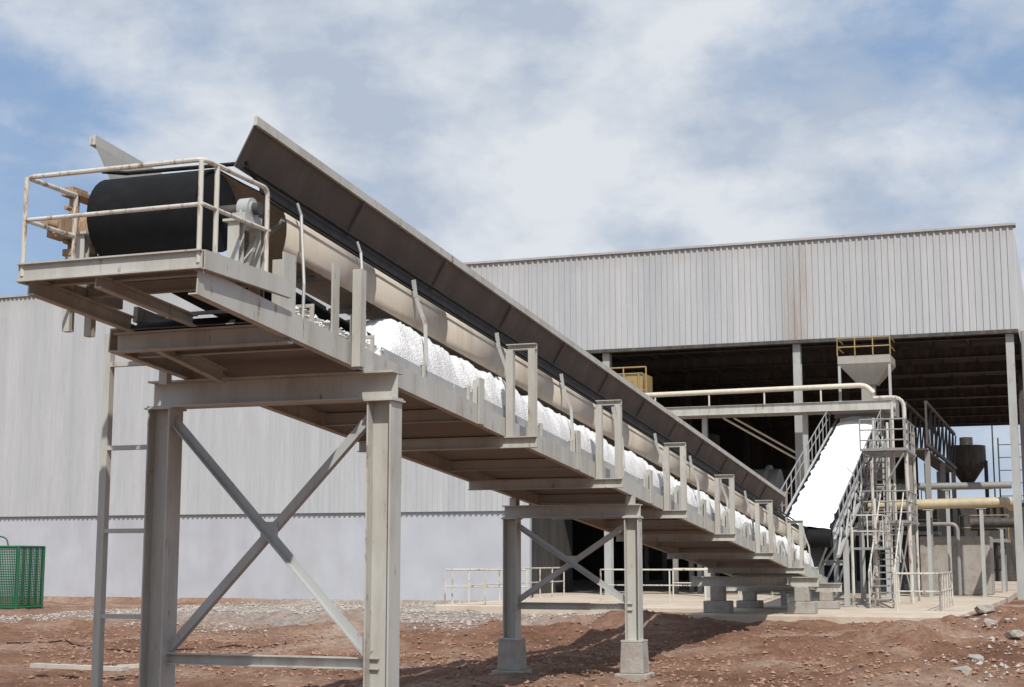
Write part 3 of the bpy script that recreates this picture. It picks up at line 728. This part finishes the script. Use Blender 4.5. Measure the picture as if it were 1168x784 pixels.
def machine(x,y,w,d,hh,label,mat=DARKM,rail=True,kind=0):
    e=root('process_machine',(x,y,.55),label,'machine')
    m=MB(); 
    for sx in (-1,1):
        for sy in (-1,1): m.beam((x+sx*w/2,y+sy*d/2,.5),(x+sx*w/2,y+sy*d/2,hh*.6),I(.2,.2))
    m.split('leg',GREYM,e)
    MB().box(x-w/2-.3,x+w/2+.3,y-d/2-.3,y+d/2+.3,hh*.6,hh*.6+.15).obj('platform',GREYM,e)
    m=MB()
    if kind==0: m.cyl((x,y,hh*.6+.15),(x,y,hh),min(w,d)*.45,24); m.cyl((x,y,hh),(x,y,hh+.5),min(w,d)*.45,24,.25); m.cyl((x,y,hh*.6),(x,y,hh*.35),min(w,d)*.4,24,.2)
    elif kind==1: m.cyl((x-w*.45,y,hh*.8),(x+w*.45,y,hh*.8),hh*.18,24); m.cyl((x-w*.1,y,hh*.8),(x-w*.06,y,hh*.8),hh*.21,24); m.cyl((x+w*.3,y,hh*.8),(x+w*.34,y,hh*.8),hh*.21,24); m.box(x-w*.3,x-w*.1,y-.4,y+.4,hh*.8,hh*1.05)
    else: m.box(x-w*.4,x+w*.4,y-d*.4,y+d*.4,hh*.6+.15,hh*.85); frust(m,x-.3,x+.3,y-.3,y+.3,hh*.3,x-w*.35,x+w*.35,y-d*.35,y+d*.35,hh*.6)
    m.obj('vessel',mat,e,smooth=True)
    if rail:
        m=MB(); z=hh*.6+.15
        for zz in (.5,1.05): m.pipe([(x-w/2-.3,y-d/2-.3,z+zz),(x+w/2+.3,y-d/2-.3,z+zz),(x+w/2+.3,y+d/2,z+zz)],.03,6)
        k=int(w/1.2)+1
        for i in range(k+1): m.cyl((x-w/2-.3+(w+.6)*i/k,y-d/2-.3,z),(x-w/2-.3+(w+.6)*i/k,y-d/2-.3,z+1.05),.03,6)
        m.obj('guard_rail',YEL,e)
machine(-17.5,66,3,3,7.5,'dark cylindrical vessel on legs inside warehouse',DARKM)
machine(-13,65,3.5,2.5,6,'long horizontal drum on steel legs inside warehouse',GREYM,True,1)
machine(-12.8,82,4,3,8,'dark process vessel on platform inside warehouse',DARKM,True,2)
machine(-20,84,4,4,9,'tall dark vessel deep inside warehouse',DARKM,True,0)
machine(-7.9,78,2.2,3,7,'dark hopper machine on braced legs inside warehouse',DARKM,True,2)
machine(-10.6,90,3.5,3,8.5,'grey vessel far inside warehouse',GREYM,True,0)
e=root('funnel_tank',(-6.2,110,.3),'dark funnel tank with guard rail on tall steel legs','tank')
m=MB(); m.cyl((-6.2,110,8.6),(-6.2,110,9.9),1.3,24); m.cyl((-6.2,110,7.2),(-6.2,110,8.6),.35,24,1.3); m.cyl((-6.2,110,9.9),(-6.2,110,10.5),.45,12)
m.obj('vessel',DARKM,e,smooth=True)
m=MB()
for x in (-7.5,-4.9): m.beam((x,109.2,0),(x,109.2,8.8),I(.25,.25))
m.split('leg',DARKM,e)
MB().box(-7.9,-4.6,108.8,111.2,6.9,7.1).obj('platform',DARKM,e)
e=root('lattice_tower',(-3.6,111,.3),'small dark lattice ladder tower behind warehouse','tower')
m=MB()
for x in (-4.1,-3.0,-2.4): m.beam((x,111,0),(x,111,10.5),R(.10,.10))
z=1
while z<10.4: m.beam((-4.1,111,z),(-2.4,111,z),R(.06,.06)); z+=.9
m.obj('lattice',DARKM,e)
MB().cyl((-4.4,109.6,0),(-4.4,109.6,11.3),.05,8).obj('mast',DARKM,e)
e=root('plant_building',(-5.5,116,0),'low dark plant block with pipes behind warehouse','building')
m=MB(); m.box(-9,-1.5,114,120,0,6.0); m.obj('wall',DARKM,e)
m=MB(); m.box(-9.2,-1.3,113.8,120.2,6.001,6.2); m.obj('roof',GREYM,e)
tg=root('truss_gallery',(-5,70,.55),'dark narrow truss gallery running into the warehouse','gallery')
m=MB()
for x in (-5.75,-4.95):
    for z in (6.5,8.2): m.beam((x,61.5,z),(x,78,z),R(.13,.13))
    y=61.5
    while y<77: m.beam((x,y,6.5),(x,y,8.2),R(.08,.08)); m.beam((x,y,6.5),(x,y+2.2,8.2),R(.06,.06)); y+=2.2
m.obj('truss',DARKM,tg)
MB().box(-5.7,-5.0,61.5,78,6.3,6.38).obj('deck',DARKM,tg)
m=MB()
for y in (62,70,77):
    for x in (-5.7,-5.0): m.beam((x,y,.5),(x,y,6.3),I(.2,.2))
m.split('column',GREYM,tg)
def piperun(pts,r,mat,label,bend=.3,legs=()):
    e=root('pipeline',pts[0],label,'pipe',group='pipelines in the open bay')
    m=MB(); m.pipe(pts,r,14,bend=bend)
    m.obj('pipe',mat,e,smooth=True)
    for (x,y,z) in legs:
        m=MB(); m.beam((x,y,.5),(x,y,z-r-.03),I(.14,.14)); m.box(x-.2,x+.2,y-.1,y+.1,z-r-.03,z-r)
        m.obj('pipe_support',STEEL2,e)
PY=paint('ochre_cream_pipe',(.50,.42,.27),.5,damt=.4,rust=.5)
piperun([(-7.3,61.3,4.12),(-2.0,61.3,4.2),(-2.0,66,4.2)],.20,PY,'thick ochre cream pipeline crossing the open bay',.5,((-5.0,61.3,4.15),(-3,61.3,4.18)))
piperun([(-7.6,63.5,4.95),(-1.9,63.5,4.95)],.14,GREYM,'grey pipeline crossing the open bay',.3,((-4.4,63.5,4.95),))
piperun([(-8.0,62.6,3.4),(-4,62.6,3.4),(-4,62.6,.6)],.08,GREYM,'grey pipeline turning down to the floor',.3)
piperun([(-3.9,70,3.6),(-1.9,70,3.6)],.22,DARKM,'dark pipeline deep in the open bay',.3,((-2.6,70,3.6),))
t=prism([(-5.7,65),(-2.9,65),(-2.9,68),(-5.7,68)],.55,2.95).obj('concrete_tank',CONC,bev=.04); t['label']='square grey concrete tank inside open bay'; t['category']='tank'
for i,(x,y) in enumerate(((-3.4,72),(-6.2,69))):
    machine(x,y,1.5,1.4,4.6+i*.5,'small dark pump unit on legs beside tank',DARKM,True,2)

gc=root('mesh_cage',(-40.6,51,0),'green wire mesh cage enclosure standing on dirt','cage')
m=MB(); x0,x1,y0,y1=-42.2,-39.3,50,51.6; zb=-.05; zt2=2.5
for (x,y) in ((x0,y0),(x1,y0),(x1,y1),(x0,y1)): m.cyl((x,y,zb),(x,y,zt2),.06,8)
for z in (.1,zt2): m.pipe([(x0,y0,z),(x1,y0,z),(x1,y1,z),(x0,y1,z),(x0,y0,z)],.05,8)
m.pipe([(x1-.5,y0,zt2),(x1-.6,y0,zt2+.35),(x1-1.1,y0,zt2+.45),(x1-1.6,y0,zt2+.2),(x1-1.7,y0,zt2)],.03,8,bend=.2)
m.obj('frame',GREEN,gc)
m=MB()
x=x0
while x<x1: m.box(x-.015,x+.015,y0-.01,y0+.01,.1,zt2); m.box(x-.015,x+.015,y1-.01,y1+.01,.1,zt2); x+=.085
y=y0
while y<y1: m.box(x1-.01,x1+.01,y-.015,y+.015,.1,zt2); y+=.085
z=.2
while z<zt2: m.box(x0,x1,y0-.022,y0-.012,z-.015,z+.015); m.box(x0,x1,y1+.012,y1+.022,z-.015,z+.015); m.box(x1+.012,x1+.022,y0,y1,z-.015,z+.015); z+=.10
m.obj('wire_mesh',GREEN,gc)

# ---------------------------------------------------------------- sky, sun, camera
W=bpy.data.worlds.new('World'); S.world=W; W.use_nodes=True
N=W.node_tree.nodes; L=W.node_tree.links
bg=N['Background']; bg.inputs['Strength'].default_value=.1
sky=N.new('ShaderNodeTexSky'); sky.sky_type='NISHITA'; sky.sun_disc=False
sunv=Vector((.34,-.60,.85)).normalized()
sky.sun_elevation=math.asin(sunv.z); sky.sun_rotation=math.atan2(sunv.x,sunv.y)
tc=N.new('ShaderNodeTexCoord')
def noi(scale,loc,det,rough,zs,dist=0):
    mp=N.new('ShaderNodeMapping'); mp.inputs['Scale'].default_value=(1,1,zs); mp.inputs['Location'].default_value=loc
    L.new(tc.outputs['Generated'],mp.inputs[0])
    n=N.new('ShaderNodeTexNoise'); n.inputs['Scale'].default_value=scale; n.inputs['Detail'].default_value=det; n.inputs['Roughness'].default_value=rough; n.inputs['Distortion'].default_value=dist
    L.new(mp.outputs[0],n.inputs[0]); return n
def blob(d,rad,amt):   # a cumulus bank standing in one compass direction
    v=N.new('ShaderNodeVectorMath'); v.operation='DISTANCE'; L.new(tc.outputs['Generated'],v.inputs[0]); v.inputs[1].default_value=Vector(d).normalized()
    r=N.new('ShaderNodeMapRange'); r.interpolation_type='SMOOTHSTEP'; r.inputs[1].default_value=0; r.inputs[2].default_value=rad; r.inputs[3].default_value=amt; r.inputs[4].default_value=0
    L.new(v.outputs['Value'],r.inputs[0]); return r
def add(a,b):
    m=N.new('ShaderNodeMath'); m.operation='ADD'; L.new(a,m.inputs[0]); L.new(b,m.inputs[1]); return m.outputs[0]
n1=noi(4.6,(.3,.1,.4),8,.60,1.7,.1)
b1=blob((-.28,.936,.235),.22,.12); b3=blob((-.48,.80,.38),.30,.05); b2=blob((-.66,.75,.26),.16,-.10)
f1=add(add(add(n1.outputs[0],b1.outputs[0]),b2.outputs[0]),b3.outputs[0])
r1=N.new('ShaderNodeValToRGB'); e=r1.color_ramp.elements; e[0].position=.38; e[0].color=(.22,.22,.22,1); e[1].position=.60; e[1].color=(.96,.96,.96,1)
k=e.new(.48); k.color=(.62,.62,.62,1)
L.new(f1,r1.inputs[0])
n2=noi(9.5,(1.3,.6,.2),9,.56,1.6)
f2=add(n2.outputs[0],blob((-.31,.936,.232),.12,.13).outputs[0])
r2=N.new('ShaderNodeValToRGB'); e=r2.color_ramp.elements; e[0].position=.38; e[0].color=(4.7,5.4,6.5,1); e[1].position=.62; e[1].color=(7.6,7.9,8.3,1)
L.new(f2,r2.inputs[0])
m0=N.new('ShaderNodeMix'); m0.data_type='RGBA'; m0.inputs[0].default_value=.6; L.new(sky.outputs[0],m0.inputs[6]); m0.inputs[7].default_value=(2.1,3.9,7.0,1)
mx=N.new('ShaderNodeMix'); mx.data_type='RGBA'; L.new(r1.outputs[0],mx.inputs[0]); L.new(m0.outputs[2],mx.inputs[6]); L.new(r2.outputs[0],mx.inputs[7])
L.new(mx.outputs[2],bg.inputs['Color'])

sl=bpy.data.lights.new('sun','SUN'); sl.energy=4.3; sl.angle=math.radians(.6); sl.color=(1,.96,.90)
so=bpy.data.objects.new('sun',sl); COL.objects.link(so); so.rotation_euler=sunv.to_track_quat('Z','Y').to_euler(); so.location=(10,-10,40)

cd=bpy.data.cameras.new('camera'); co=bpy.data.objects.new('camera',cd); COL.objects.link(co)
cd.sensor_width=36; cd.lens=52.67; cd.clip_end=8000; cd.clip_start=.1
co.location=(0,0,2.0); co.rotation_euler=(math.radians(98.2),0,math.radians(20.1))
S.camera=co
